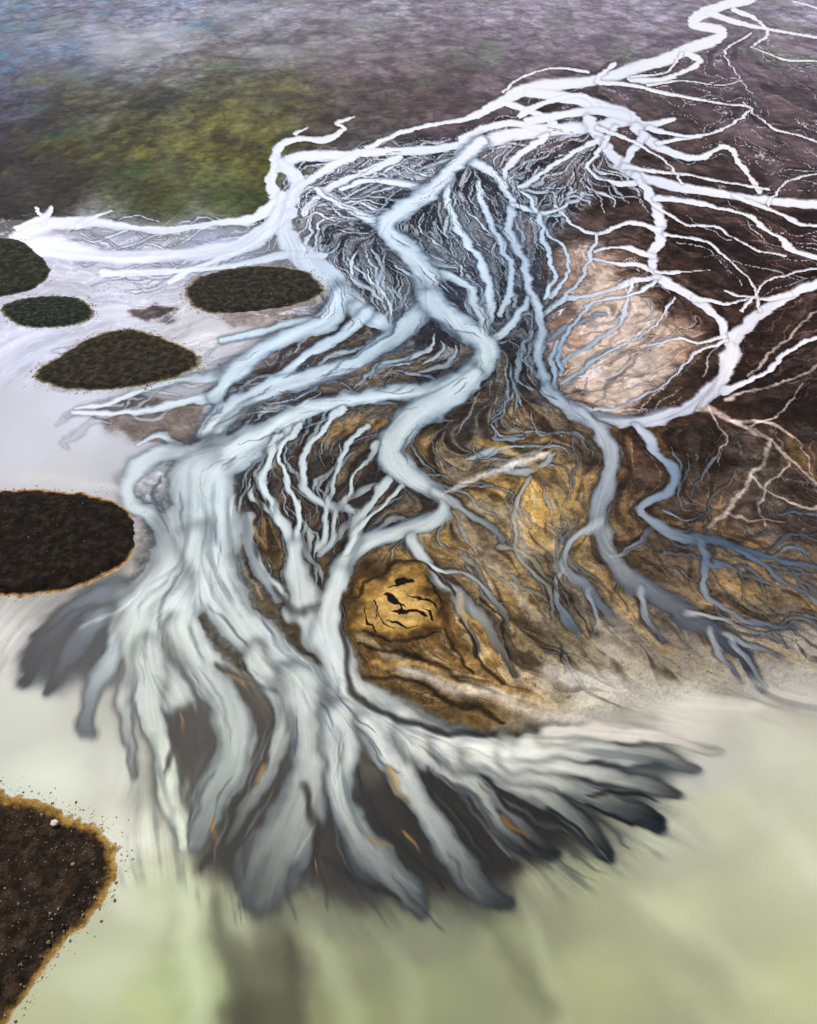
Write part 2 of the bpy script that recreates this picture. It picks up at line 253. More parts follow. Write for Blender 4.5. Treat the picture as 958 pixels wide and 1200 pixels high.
for v in ["455,895,14 470,918,16 482,940,8","592,950,10 604,966,12 622,982,7","475,975,10 492,992,10","246,965,8 252,985,9","312,895,10 304,918,9","265,790,8 300,806,8","212,838,8 216,856,8","300,620,10 312,640,12","440,985,8 452,1000,6","365,1000,5 368,1020,5"]:
    W(N(v),(158,118,60),(94,72,42),edge=.5,soft=1,op=.75,water=.9,flow=False,ec=(36,28,18))
# golden island
PGd([(412,745),(408,700),(425,665),(455,655),(500,668),(530,695),(532,725),(510,748),(470,752),(430,748)],(62,47,28),7,.9,0,1.4)
PGd([(420,738),(420,692),(448,666),(500,674),(524,704),(514,738),(470,748)],(162,126,68),8,.95,0,2.0)
PGd([(430,728),(432,696),(452,676),(496,686),(510,706),(504,730),(466,740)],(198,164,102),9,.7,0,2.0,tx=.8)
for v in ["446,690,3 458,694,9 470,700,8 482,704,3","464,716,4 478,714,9 492,716,10 502,724,4","484,690,2 500,694,5 514,706,5 518,716,2","436,700,2 440,712,4 438,724,2","474,703,2 478,710,5 472,718,3","456,728,2 470,734,4 486,738,2","452,680,2 470,678,4 488,682,2","500,712,2 508,722,4 506,732,2","424,712,2 430,730,4 440,742,2"]:
    W(N(v),(18,15,12),(24,19,14),edge=0,soft=.5,op=.93,water=.1,flow=False,hl=0,vary=.5,warp=1.6)
for v in ["420,700,4 440,672,6 480,660,6 520,676,5 535,700,5","426,742,5 470,752,7 515,746,5","440,712,2 450,730,4 462,738,2","500,675,2 515,690,4 522,712,3","420,760,8 470,765,10 530,790,12 590,820,8","430,790,10 480,800,10 540,826,12 590,852,8","540,730,8 560,770,8 590,800,8","560,700,5 590,730,6 600,770,5","520,740,5 530,765,6 560,790,5","620,700,6 650,740,7 660,790,5","640,650,5 660,690,6 690,740,5"]:
    W(N(v),(44,34,23),(32,27,21),edge=0,soft=.9,op=.75,water=.1,flow=False,hl=0)
for v in ["440,775,12 500,782,12 560,812,12","545,720,12 575,750,12 585,775,10","560,520,14 600,530,16 640,560,14","620,600,16 660,600,14 680,560,12"]:
    W(N(v),(190,150,82),(156,124,72),edge=0,soft=1,op=.55,water=.1,flow=False)
VE=[("470,785,24 540,806,30 620,832,40 700,850,44 800,862,50",.65,(218,208,192)),("640,790,40 700,800,50 780,820,50 880,830,40",.6,(216,210,196)),("700,730,20 740,780,36 800,810,30",.55,(208,196,174)),("880,800,30 940,820,40 1000,830,40",.6,(212,206,192)),("524,580,8 560,562,12 600,546,16 640,534,10",.75,(228,222,218)),("560,590,20 600,610,40 620,650,30",.35,(206,194,170)),("600,690,20 640,730,30 700,790,30",.4,(204,190,164)),("530,590,20 560,640,40 600,690,40",.3,(180,172,158)),("640,640,30 690,720,40 740,770,40",.3,(176,168,154))]  # pale veils; the near-white streak is glare painted onto the flats
for v,o,c in VE:
    W(N(v),c,c,edge=0,soft=1.0,op=o,water=.25,hl=0)
VE=[("210,960,24 218,1040,40 226,1120,60 232,1240,70",.6,(212,221,178)),("345,1055,30 372,1110,54 400,1160,66 430,1240,76",.4,(202,211,162)),("600,1040,30 630,1110,44 650,1170,54 660,1240,60",.3,(200,207,166)),("700,1010,40 780,1070,56 900,1160,60",.3,(212,217,176)),("430,1070,30 470,1130,44 500,1240,60",.25,(188,195,154)),
   ("150,900,30 130,980,50 150,1060,60",.4,(222,223,202)),("820,900,30 900,960,50 1000,1040,60",.35,(220,219,195)),("-20,560,24 80,562,20 150,578,14",.5,(208,206,204)),("740,1110,40 820,1170,56 900,1240,60",.25,(213,219,170)),("880,900,30 920,960,40 958,1020,50",.25,(222,221,195))]
for v,o,c in VE:
    W(N(v),c,c,edge=0,soft=1.0,op=o,water=.9,hl=0,fade0=.35)
for v in ["250,1010,30 262,1090,40 280,1160,50 290,1240,60","560,1050,30 590,1120,50 640,1180,60","330,1080,30 345,1160,44 350,1240,50"]:
    W(N(v),(58,60,44),(68,70,50),edge=0,soft=1.0,op=.5 if v[0]!='5' else .25,hl=0,fade0=.2)
# ------------------------------------------------------------------ flow
def blur(a,s):
    h,w=a.shape; ph,pw=h+int(6*s)+2,w+int(6*s)+2
    fy=np.fft.fftfreq(ph)[:,None]; fx=np.fft.rfftfreq(pw)[None,:]
    k=np.exp(-2*np.pi**2*s*s*(fx*fx+fy*fy))
    return np.fft.irfft2(np.fft.rfft2(a,(ph,pw))*k,(ph,pw))[:h,:w]
st=4; fh,fw=Hd//st+2,Wd//st+2
A0=np.zeros((3,fh,fw))
for x,y,dx,dy,w in flowpts:
    i=int((y+MY)/st); j=int((x+MX)/st)
    if 0<=i<fh and 0<=j<fw: A0[0,i,j]+=dx*w; A0[1,i,j]+=dy*w; A0[2,i,j]+=w
acc=np.zeros_like(A0)
for s,w in ((1.5,1),(4,.25),(10,.05),(28,.01),(70,.002)):
    for k in range(3): acc[k]+=w*blur(A0[k],s)
fx=acc[0]/(acc[2]+1e-9); fy=acc[1]/(acc[2]+1e-9)+.02
n=np.hypot(fx,fy)+1e-6; FL=np.dstack([fx/n,fy/n]).astype(np.float32)
FF=bil(FL,(X+MX)/st,(Y+MY)/st); nn=np.hypot(FF[...,0],FF[...,1])+1e-6; FF/=nn[...,None]
ang=fbm(X/44/np.sqrt(persp),Y/30/np.sqrt(persp),2,400.)*.85
ca,sa=np.cos(ang),np.sin(ang)
FF2=np.dstack([ca*FF[...,0]-sa*FF[...,1],(sa*FF[...,0]+ca*FF[...,1])*.9]).astype(np.float32)
def lic(img,steps,h=1.0,FFx=None):
    f0=FF if FFx is None else FFx
    acc=img.astype(np.float32).copy(); cnt=1
    for sgn in (1,-1):
        px=(X+MX).copy(); py=(Y+MY).copy()
        for i in range(steps):
            xi=np.clip(px,0,Wd-1).astype(np.int32); yi=np.clip(py,0,Hd-1).astype(np.int32)
            f=f0[yi,xi]; px+=sgn*h*f[...,0]; py+=sgn*h*f[...,1]
            xi=np.clip(px,0,Wd-1).astype(np.int32); yi=np.clip(py,0,Hd-1).astype(np.int32)
            acc+=img[yi,xi]; cnt+=1
    return acc/cnt
def LN(s,steps,h,ff=None,seed=None):
    wn=np.random.default_rng(seed).standard_normal((Hd,Wd)).astype(np.float32)
    l=lic(blur(wn,s).astype(np.float32),steps,h,ff); return l/l.std()
fine=LN(1.0,14,1.5,None,1); coarse=LN(3.2,22,3.0,None,2)
La=LN(1.4,14,1.8,FF2,3); Lb=LN(2.6,17,2.6,FF2,4); Lc=LN(5.0,18,3.6,FF2,5)
print('lic',time.time()-T0)
# ------------------------------------------------------------------ paint : land patches, webs, then channels
def mixc(al,col,water=None):
    al=np.clip(al,0,1)
    C[:]=C*(1-al[...,None])+(np.array(col,np.float32) if not hasattr(col,'shape') else col)*al[...,None]
    if water is not None: M[:]=M*(1-al)+water*al
LEFT=[(-250,262),(30,256),(120,262),(230,258),(330,262),(400,350),(300,410),(240,450),(230,520),(150,560),(160,700),(60,760),(-250,760)]
zl=zone(LEFT,12,1.0); M[:]=np.maximum(M,zl)
PG([(655,295),(695,285),(720,320),(760,350),(800,400),(785,440),(740,480),(690,478),(655,455),(660,410),(690,380),(665,340)],(218,196,180),12,.95,warp=3,tx=.3)
PG([(640,380),(680,370),(690,400),(660,430),(640,420)],(190,160,140),8,.8,warp=3,tx=.5)
PG([(650,300),(680,280),(700,330),(670,350),(650,340)],(140,116,106),10,.5,warp=3,tx=.6)
PG([(770,365),(820,385),(835,410),(800,430),(780,420)],(206,172,146),8,.7,tx=.4)
PG([(585,560),(640,540),(685,545),(690,600),(660,640),(600,640),(570,610)],(196,158,92),16,.6,tx=.6)
PG([(90,478),(160,468),(235,470),(240,520),(200,525),(130,505)],(104,90,80),8,.8,0)
PG([(150,364),(175,356),(205,364),(200,374),(165,376)],(70,58,54),5,.85,0)
PG([(255,366),(330,360),(350,370),(320,384),(270,384)],(140,124,116),6,.6,0)
PG([(300,440),(345,395),(400,378),(440,385),(420,410),(350,440),(310,465)],(80,70,67),8,.8)
PG([(295,520),(345,500),(440,480),(470,500),(445,540),(460,590),(420,640),(370,650),(345,600),(320,640),(290,600)],(78,66,56),7,.75)
PG([(365,500),(440,482),(445,500),(390,520)],(150,120,72),5,.75)
PG([(355,385),(400,378),(430,384),(390,392)],(136,110,70),4,.8)
PG([(295,600),(330,590),(335,640),(305,650)],(150,114,64),7,.6)
PG([(640,500),(700,470),(720,510),(690,540),(650,530)],(112,90,70),8,.7)
PG([(500,470),(560,450),(620,470),(630,500),(560,510),(510,520)],(58,50,47),8,.8)
for p in [[(840,470),(900,430),(958,400),(1050,400),(1050,520),(940,520),(880,500)],[(770,500),(840,500),(880,540),(820,560),(780,540)],[(640,180),(700,200),(740,240),(720,260),(650,220)],[(780,250),(850,262),(900,300),(880,340),(820,330),(785,300)]]:
    PG(p,(38,28,24),12,.75,tex=1.0)
PG([(400,760),(410,700),(430,660),(500,660),(560,720),(610,790),(640,840),(560,860),(470,840),(420,820)],(100,76,42),10,.8)
z1=zone([(328,185),(560,150),(690,135),(720,180),(690,240),(640,290),(645,400),(630,460),(570,450),(470,400),(400,340),(340,280)],12,1.5)
z2=zone([(330,380),(470,380),(640,420),(650,500),(560,560),(520,640),(450,650),(300,650),(285,560),(300,500),(260,470)],12,1.5)
zr=zone([(560,95),(800,45),(1200,30),(1200,460),(880,480),(780,360),(680,250),(600,200)],16,1.5)
zs=zone([(640,290),(770,290),(830,400),(780,490),(650,470)],12,1.5)
zg=zone([(480,470),(640,470),(720,500),(1200,500),(1200,760),(860,780),(640,850),(420,840),(400,700),(480,600)],14,1.5)
def ridge(L,w,t=0.0): return 1-sm(w*.35,w,np.abs(L-t))
slate=np.array([62,72,88],np.float32)
upf=sm(330,180,Y)
mixc(z1*.85*sm(-.4,.6,Lb),np.array([54,56,66]),0)
mixc(z1*.6*sm(.2,1.2,-Lb),WC*.76,.7)
mixc(z1*(.55+.3*upf)*ridge(Lb,.30),WC*(.84+.16*upf)[...,None],1)
mixc(z1*(.4+.3*upf)*ridge(La,.25),WC*.92,1)
mixc(z2*.65*sm(.2,1.2,Lb),np.array([46,43,43]),0)
mixc(z2*.5*sm(.4,1.4,-Lb),np.array([136,122,96]),None)
mixc(z2*.5*ridge(Lb,.2),WC*.82,1)
mixc(z2*.4*ridge(Lc,.3,.4),slate,None)
mixc(zl*.30*sm(480,380,Y)*sm(40,120,X)*sm(.3,1.3,La),np.array([140,146,170]),None)
mixc(zl*.55*sm(380,330,Y)*sm(60,160,X)*ridge(La,.14),np.array([104,108,126]),None)
mixc(zl*.45*sm(370,300,Y)*sm(90,200,X)*sm(.5,1.3,Lb),np.array([96,96,112]),None)
mixc(zl*.5*sm(480,380,Y)*ridge(Lb,.2),np.array([234,236,252]),None)
mixc(zs*.45*ridge(Lb,.2),np.array([156,134,120]),None)
mixc(zs*.7*ridge(Lb,.16,.5),np.array([236,230,236]),.6)
mixc(zs*.45*sm(.6,1.6,La)*sm(-.2,.5,BW+.2),np.array([108,84,70]),None)
mixc(zr*.55*sm(.4,1.4,Lb),np.array([38,30,29]),None)
mixc(zr*.35*sm(.5,1.4,-Lb),np.array([124,103,96]),None)
mixc(zr*.6*ridge(Lb,.10,.2)*sm(.1,.7,BW+.35)*sm(300,200,Y),WC,.8)
mixc(zr*.35*ridge(La,.09,.6)*sm(.0,.6,BW+.2),np.array([154,135,130]),None)
mixc(zg*.62*sm(.3,1.5,Lb),np.array([58,46,36]),None)
mixc(zg*.35*sm(.5,1.6,-Lc),np.array([188,148,88]),None)
mixc(zg*.5*sm(.7,1.7,-Lb)*sm(760,600,X),np.array([204,190,160]),None)
mixc(zg*.42*ridge(La,.14,.5),np.array([44,38,32]),None)
mixc(zg*.5*ridge(Lb,.10,-.2),np.array([154,153,148]),.5)
mixc(zg*.35*sm(.3,1.3,Lc),np.array([92,88,82]),None)
# secondary channels that follow the drainage
def streamline(x,y,n,stp,ph,wob):
    out=[]
    for i in range(n):
        j=int(np.clip((x+MX)/st,0,fw-1)); k=int(np.clip((y+MY)/st,0,fh-1))
        vx,vy=FL[k,j]; a=wob*math.sin(ph+i*.42)+wob*.4*math.sin(ph*3+i*1.1)
        c,s=math.cos(a),math.sin(a); out.append((x,y))
        x+=stp*(c*vx-s*vy); y+=stp*(s*vx+c*vy)*.9
    return np.array(out)
def braid(num,poly,wr,lr,mode,op=1,wob=.55,soft=.4,halo=.5,ec=(62,82,104),hc=(42,48,58),rg=(.82,1.06),dens=13,so2=.8):
    a=np.array(poly); k=0; tries=0
    while k<num and tries<num*20:
        tries+=1
        x=rng.uniform(a[:,0].min(),a[:,0].max()); y=rng.uniform(a[:,1].min(),a[:,1].max())
        if not inpoly(np.array([x]),np.array([y]),poly)[0]: continue
        pp=(y+200)/800
        nst=int(rng.uniform(*lr)); L=streamline(x,y,nst,dens*pp,rng.uniform(0,6.28),wob*rng.uniform(.5,1.3))
        if np.hypot(*(L[-1]-L[0]))<.6*dens*pp*(nst-1): continue
        k+=1
        w=rng.uniform(*wr)*pp*(.25+np.sin(np.linspace(.1,3.0,nst))*rng.uniform(.7,1.1))
        pts=np.column_stack([L,w])
        if mode=='c': S_(pts,None,None,soft=soft,edge=.5,op=op*rng.uniform(.7,1),step=8,gain=rng.uniform(*rg),ec=ec,halo=halo,hc=hc,hw=1.4)
        else:
            c=np.array(mode)*rng.uniform(.7,1.2)
            S_(pts,c,c,soft=so2,edge=0,op=op*rng.uniform(.6,1),water=.4,step=8,hl=0)
Pfar=[(340,190),(560,165),(690,145),(720,190),(690,260),(640,300),(640,420),(570,430),(430,350),(350,290)]
Pmid=[(330,400),(560,400),(640,430),(640,500),(560,580),(480,620),(300,640),(290,500)]
braid(170,Pfar,(2.5,10),(6,15),'c',.95)
braid(55,[(340,190),(560,165),(690,145),(720,190),(640,260),(400,260)],(2.5,7),(6,16),'c',1,halo=.35,ec=(130,140,170),rg=(1,1.05))
braid(80,Pmid,(2.2,8),(5,12),'c',.9,hc=(34,34,36))
braid(26,[(80,400),(330,380),(300,470),(110,500)],(3,9),(5,12),'c',.8,halo=.35,hc=(70,74,84))
braid(40,[(110,265),(340,250),(380,330),(300,320),(130,320)],(2.5,6),(6,14),'c',.9,halo=.5,hc=(74,76,94),ec=(150,155,180))
braid(70,[(600,110),(800,60),(990,60),(990,330),(800,330),(740,240)],(1.2,3.2),(7,20),'c',.85,halo=.35,hc=(38,31,32),ec=(150,145,165),rg=(.7,1.0))
braid(26,[(640,280),(780,290),(850,400),(780,490),(650,470)],(1.5,4.2),(5,12),'c',.8,halo=.4,hc=(100,82,74),ec=(150,140,150))
braid(34,[(860,260),(1000,260),(1000,560),(860,560)],(1.2,3),(6,14),(168,146,136),.6)
braid(50,[(640,470),(760,500),(958,560),(958,740),(800,740),(640,600)],(1.5,5),(5,12),'c',.75,halo=.4,hc=(40,34,31),rg=(.6,1.0))
braid(34,[(490,480),(650,500),(700,640),(640,780),(520,640)],(1.5,4.5),(5,11),'c',.65,halo=.4,hc=(54,45,34),rg=(.75,1.0))
print('webs',time.time()-T0)
for kind,a,k in OPS:
    (S_ if kind==0 else PG)(*a,**k)
# bars and cuts inside the channels
Pin=[(345,240),(520,200),(640,260),(640,440),(560,470),(400,490),(280,540),(250,480),(300,400),(380,340)]
braid(110,Pin,(2,6),(3,8),(58,70,86),.65,.35,so2=1)
braid(40,Pin,(2,6),(3,7),(96,84,72),.5,.35,so2=1)
braid(50,[(340,190),(560,165),(690,145),(720,190),(640,260),(400,260)],(1.6,4),(3,9),(70,72,88),.75,.35)
braid(30,Pin,(3,8),(4,9),(218,228,232),.45,.4,so2=1)
Pfan=[(180,780),(420,840),(560,880),(700,900),(700,960),(560,1020),(420,1030),(260,1010),(200,930)]
braid(40,Pfan,(3,9),(4,8),(160,166,160),.35,.12,dens=11,so2=1)
braid(44,Pfan,(3,9),(4,8),(36,41,44),.45,.12,dens=11,so2=1)
Pbig=[(160,560),(300,520),(300,700),(420,800),(560,870),(420,870),(240,800),(130,760)]
braid(34,Pbig,(3,10),(4,9),(92,108,118),.35,.18,so2=1)
braid(30,Pbig,(4,12),(4,9),(212,220,218),.35,.18,so2=1)
print('strokes',time.time()-T0)
lk=sm(-25,25,(Y-(np.interp(xs,[-250,0,60,140,200,300,420,620,700,800,958,1200],[690,690,700,700,740,790,870,880,840,815,800,800]))[None,:]))
M[:]=np.maximum(M,lk); 
Cs=lic(C,5,1.1)
k=(.5*sm(480,620,Y)*np.clip(M+.2,0,1)+.25*M*sm(200,400,Y))[...,None]; k=np.clip(k,0,.85)
C=C*(1-k)+Cs*k
calm=sm(1050,1090,Y+30*BW); calm=np.maximum(calm,sm(800,860,Y)*sm(760,840,X)); calm=np.maximum(calm,sm(200,100,X)*sm(740,820,Y)); calm=np.maximum(calm,sm(260,150,X)*sm(420,470,Y)*sm(700,600,Y))
calm=np.maximum(calm,sm(.2,.8,(Y-np.interp(X,[200,300,600,700,800],[1000,1080,1060,1010,960]))/60))
amp=sm(140,320,Y)*M*(1-calm)
C*=(1+amp*(.018*fine+.035*coarse))[...,None]
dk=np.clip(-coarse-.7,0,1.3)*.24*amp*sm(380,480,Y)
C=C*(1-dk[...,None])+np.array([56,70,82],np.float32)*dk[...,None]
pl=fbm(GX/26,GY/14,3,700.)*lk*calm
C*=(1+.05*pl)[...,None]
zc=(sm(200,300,Y)*(1-calm)*.3)[...,None]
Ln=C/255; C=C*(1-zc)+255*np.clip(Ln+.9*Ln*(1-Ln)*(Ln-.42)*1.2,0,1)*zc
# land texture
land=(1-M)*TX*(1-.75*sm(700,790,Y)*sm(600,700,X))
farq=sm(300,160,Y)
t1=fbm(GX/5,GY/5,5,20.0); t2=fbm(GX/28,GY/40,4,77.0); t3=fbm(GX/1.6,GY/1.6,3,31.0); t4=fbm(GX/10,GY/16,5,131.0)
C*=(1+land*(t1*(.32-.1*farq)+t2*(.30-.04*farq)+t3*.18*(1-farq)+.26*t4*farq))[...,None]
farz=sm(260,180,Y)*(1-M)
g=np.clip(fbm(GX/60,GY/90,4,5.0)*1.6,0,1)*farz*sm(420,300,X)*sm(60,110,Y)
mixc(.45*g,np.array([124,122,56]))
g=np.clip(fbm(GX/24,GY/60,5,65.0)*2-.5,0,1)*farz*sm(420,200,X); mixc(.45*g,np.array([50,90,76]))
g=np.clip(fbm(GX/16,GY/40,5,75.0)*2.4-.3,0,1)*farz*sm(100,140,Y)*sm(460,300,X); mixc(.55*g,np.array([52,46,34]))
g=np.clip(fbm(GX/12,GY/30,5,85.0)*2.4-.5,0,1)*farz*sm(110,150,Y)*sm(400,300,X); mixc(.45*g,np.array([136,132,66]))
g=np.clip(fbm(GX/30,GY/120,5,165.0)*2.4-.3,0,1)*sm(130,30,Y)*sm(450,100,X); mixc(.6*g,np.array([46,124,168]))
g=np.clip(fbm(GX/34,GY/80,5,265.0)*2.4-.3,0,1)*farz*sm(300,420,X); mixc(.45*g,np.array([156,130,142]))
g=np.clip(fbm(GX/40,GY/120,5,365.0)*2.4-.4,0,1)*sm(150,60,Y)*(1-M); mixc(.45*g,np.array([98,120,88]))
g=np.clip(fbm(GX/40,GY/60,5,465.0)*2.4-.3,0,1)*sm(170,60,Y)*(1-M)*sm(280,380,X); mixc(.45*g,np.array([74,60,66]))
for sc_n,th,o in ((70,6,.35),(30,7,.3),(110,9,.3)):
    rd=1-np.abs(fbm(GX/sc_n,GY/(sc_n*1.7),4,225.0+sc_n))*th; g=np.clip(rd,0,1)*farz*o; mixc(g,np.array([52,46,52]))
rd=1-np.abs(fbm(GX/22,GY/26,4,325.0))*6; g=np.clip(rd,0,1)*land*sm(620,700,X)*sm(180,260,Y)*sm(760,600,Y)*.5
mixc(g,np.array([34,25,23]))
hz=sm(170,-30,Y)*.32; mixc(hz*(1-M*.7),np.array([186,180,200]))  # distance haze painted into the far land colour
# local contrast (bed detail)
ky=(1-.9*calm)
for ch in range(3):
    c=C[...,ch]; C[...,ch]=c+(.42*(c-blur(c,1.3))+.10*(c-blur(c,12)))*ky
C=np.clip(C,4,252).astype(np.float32)
lin=np.where(C/255<=.04045,C/255/12.92,((C/255+.055)/1.055)**2.4).astype(np.float32)
lin=np.clip(lin,0,.95)
Z=(sm(.2,.9,1-M)*(.35*t1+.12*t3+.5)).astype(np.float32)*.6*np.clip(TX,.3,1)
Z=np.maximum(Z,0)
print('tex',time.time()-T0)
# ------------------------------------------------------------------ mesh helpers
gxs=np.concatenate([-np.geomspace(190,3600,22)[::-1],np.arange(-188,-4,4),np.arange(-4,963,1.0),np.arange(966,1150,4),958+np.geomspace(196,3600,22)])
gys=np.concatenate([-200+np.geomspace(4,138,20),np.arange(-58,-3,3),np.arange(-3,1204,1.0),np.arange(1206,1290,4),np.geomspace(1300,2700,22)])
def make_mesh(name,co,faces,cols,mat,wat=None,smooth=True):
    me=bpy.data.meshes.new(name); me.vertices.add(len(co)); me.vertices.foreach_set('co',co.astype(np.float32).ravel())
    nf=len(faces); k=faces.shape[1]; me.loops.add(nf*k); me.loops.foreach_set('vertex_index',faces.astype(np.int32).ravel())
    me.polygons.add(nf); me.polygons.foreach_set('loop_start',np.arange(nf,dtype=np.int32)*k)
    try: me.polygons.foreach_set('loop_total',np.full(nf,k,dtype=np.int32))
    except Exception: pass
    me.polygons.foreach_set('use_smooth',np.full(nf,smooth))
    a=me.color_attributes.new('albedo','FLOAT_COLOR','POINT'); c4=np.ones((len(co),4),np.float32); c4[:,:3]=cols; a.data.foreach_set('color',c4.ravel())
    if wat is not None:
        b=me.attributes.new('wet','FLOAT','POINT'); b.data.foreach_set('value',wat.astype(np.float32).ravel())
    me.update(calc_edges=True); me.validate()
    ob=bpy.data.objects.new(name,me); bpy.context.scene.collection.objects.link(ob); me.materials.append(mat); return ob
def material(name,rough=.8,spec=.2,nscale=1.2,namt=.25,bump=.2,bscale=3.0):
    m=bpy.data.materials.new(name); m.use_nodes=True; nt=m.node_tree; b=nt.nodes['Principled BSDF']
    at=nt.nodes.new('ShaderNodeAttribute'); at.attribute_name='albedo'
    tc=nt.nodes.new('ShaderNodeTexCoord')
    n=nt.nodes.new('ShaderNodeTexNoise'); n.inputs['Scale'].default_value=nscale; n.inputs['Detail'].default_value=6; n.inputs['Roughness'].default_value=.7
    nt.links.new(tc.outputs['Object'],n.inputs['Vector'])
    mr=nt.nodes.new('ShaderNodeMapRange'); mr.inputs['From Min'].default_value=.3; mr.inputs['From Max'].default_value=.7; mr.inputs['To Min'].default_value=1-namt; mr.inputs['To Max'].default_value=1+namt
    nt.links.new(n.outputs['Fac'],mr.inputs['Value'])
    vm=nt.nodes.new('ShaderNodeVectorMath'); vm.operation='SCALE'
    nt.links.new(at.outputs['Color'],vm.inputs[0]); nt.links.new(mr.outputs['Result'],vm.inputs['Scale']); nt.links.new(vm.outputs[0],b.inputs['Base Color'])
    n2=nt.nodes.new('ShaderNodeTexNoise'); n2.inputs['Scale'].default_value=bscale; n2.inputs['Detail'].default_value=5
    nt.links.new(tc.outputs['Object'],n2.inputs['Vector'])
    bp=nt.nodes.new('ShaderNodeBump'); bp.inputs['Strength'].default_value=bump; bp.inputs['Distance'].default_value=.3
    nt.links.new(n2.outputs['Fac'],bp.inputs['Height']); nt.links.new(bp.outputs[0],b.inputs['Normal'])
    b.inputs['Roughness'].default_value=rough; b.inputs['Specular IOR Level'].default_value=spec
    return m
m_land=material('sediment_ground',.9,.1,1.5,.22,.35,2.0)
m_river=material('glacial_river_water',.5,.2,2.5,.06,.06,1.6)
m_lake=material('silty_lake_water',.5,.2,4.0,.04,.04,1.4)
m_isl=material('island_heath',.95,.1,2.5,.5,.8,2.5)
m_stone=material('stone',.85,.2,4,.2,.2,6)
VX,VY=np.meshgrid(gxs,gys)
co=np.zeros(VX.shape+(3,),np.float32)
a,b_=ground(VX,VY); co[...,0]=a; co[...,1]=b_
sx=VX+MX; sy=VY+MY
vc=bil(lin,sx,sy); vm_=bil(M,sx,sy); vz=bil(Z,sx,sy)
co[...,2]=vz
nr,nc=VX.shape; idx=np.arange(nr*nc).reshape(nr,nc)
q=np.stack([idx[:-1,:-1],idx[1:,:-1],idx[1:,1:],idx[:-1,1:]],-1).reshape(-1,4)
tc_=co.reshape(-1,3).copy(); wetv=vm_.ravel()
terrain=make_mesh('ground',tc_,q,vc.reshape(-1,3),m_land)
lakeline=np.interp(VX[0],[-4000,0,60,140,200,300,600,700,800,958,5000],[690,700,720,900,980,1070,1060,860,830,810,820])[None,:]
isl=((VY>lakeline)|((VX<np.interp(VY,[250,300,450,560,700],[0,60,120,150,120]))&(VY>255)&(VY<760))).ravel()
fm=wetv[q].mean(1); il=isl[q].mean(1)>.5
def sub(name,mask,mat,dz):
    f=q[mask]; u,inv=np.unique(f,return_inverse=True)
    c=tc_[u].copy(); c[:,2]=np.maximum(c[:,2],0)+dz
    return make_mesh(name,c,inv.reshape(f.shape),vc.reshape(-1,3)[u],mat)
sub('braided_river',(fm>.6)&~il,m_river,.006)
sub('glacial_lake',(fm>.6)&il,m_lake,.006)
print('mesh',time.time()-T0)
# ------------------------------------------------------------------ islands
def srgb(c):
    c=np.asarray(c,float)/255; return np.where(c<=.04045,c/12.92,((c+.055)/1.055)**2.4)
def island(poly,hgt,rim,core,core2,rimw,seed,name='heath_island'):
    p=np.array(poly,float); n=len(p); S_n=520
    pp=[]
    for i in range(n):
        a,b,c,d=p[(i-1)%n],p[i],p[(i+1)%n],p[(i+2)%n]
        for t in np.arange(24)/24: pp.append(.5*((2*b)+(-a+c)*t+(2*a-5*b+4*c-d)*t*t+(-a+3*b-3*c+d)*t**3))
    pp=np.array(pp); gx,gy=ground(pp[:,0],pp[:,1]); g=np.column_stack([gx,gy]); ctr=g.mean(0)
    L=np.concatenate([[0],np.cumsum(np.hypot(*np.diff(np.vstack([g,g[:1]]),axis=0).T))]); gg=np.vstack([g,g[:1]])
    s=np.linspace(0,L[-1],S_n,endpoint=False); out=np.column_stack([np.interp(s,L,gg[:,0]),np.interp(s,L,gg[:,1])])
    size=np.sqrt(np.ptp(g[:,0])*np.ptp(g[:,1]))
    R=160; rr=np.linspace(0,1,R)**.7
    pts=ctr+(out-ctr)[None]*(rr*1.04)[:,None,None]
    x=pts[...,0];y=pts[...,1]
    nz=fbm(x/(size*.12),y/(size*.12),5,seed); k=1+.05*nz*rr[:,None]
    x=ctr[0]+(x-ctr[0])*k; y=ctr[1]+(y-ctr[1])*k
    e=(1-rr)[:,None]*size*.5/np.maximum(rimw,.1)+0*x
    e=e+fbm(x/(size*.05),y/(size*.05),4,seed+9)*.6-.15
    z=hgt*sm(.2,5,e)*(1+.25*fbm(x/3,y/3,4,seed+3))+.06*fbm(x/.7,y/.7,3,seed+5)*sm(0,1,e)
    z=np.where(e<.12,-.02,z+.015); z[-1]=-.2
    a=sm(.5,1.5,e)[...,None]; mixn=sm(-.15,.35,fbm(x/(size*.06),y/(size*.06),5,seed+21))[...,None]
    cc=srgb(core)*(1-mixn)+srgb(core2)*mixn
    col=srgb(rim)*(1-a)+cc*a
    v=1+.75*fbm(x/1.7,y/1.7,5,seed+11)[...,None]; col=col*np.clip(v,.25,2.2)
    w=sm(.5,.1,e)[...,None]; col=col*(1-w*.6)+srgb((196,188,170))*w*.6
    idx=np.arange(R*S_n).reshape(R,S_n); i2=np.roll(idx,-1,axis=1)
    f=np.stack([idx[:-1],idx[1:],i2[1:],i2[:-1]],-1).reshape(-1,4)
    make_mesh(name,np.stack([x,y,z],-1).reshape(-1,3),f,np.clip(col,0,.8).reshape(-1,3),m_isl)
    return out,ctr,size
I=[]
I.append(island([(219,345),(226,330),(252,319),(300,312),(350,316),(379,336),(368,350),(330,361),(270,368),(233,362)],.8,(140,124,100),(44,42,36),(64,58,48),1.1,1.0))
I.append(island([(2,362),(20,352),(55,347),(92,350),(109,364),(100,377),(60,384),(20,380)],.6,(130,120,100),(34,42,36),(58,62,48),.9,2.0))
I.append(island([(42,438),(70,418),(108,396),(150,386),(200,400),(234,418),(224,434),(180,449),(110,457),(62,452)],.8,(146,132,108),(44,41,33),(66,58,44),1.1,3.0))
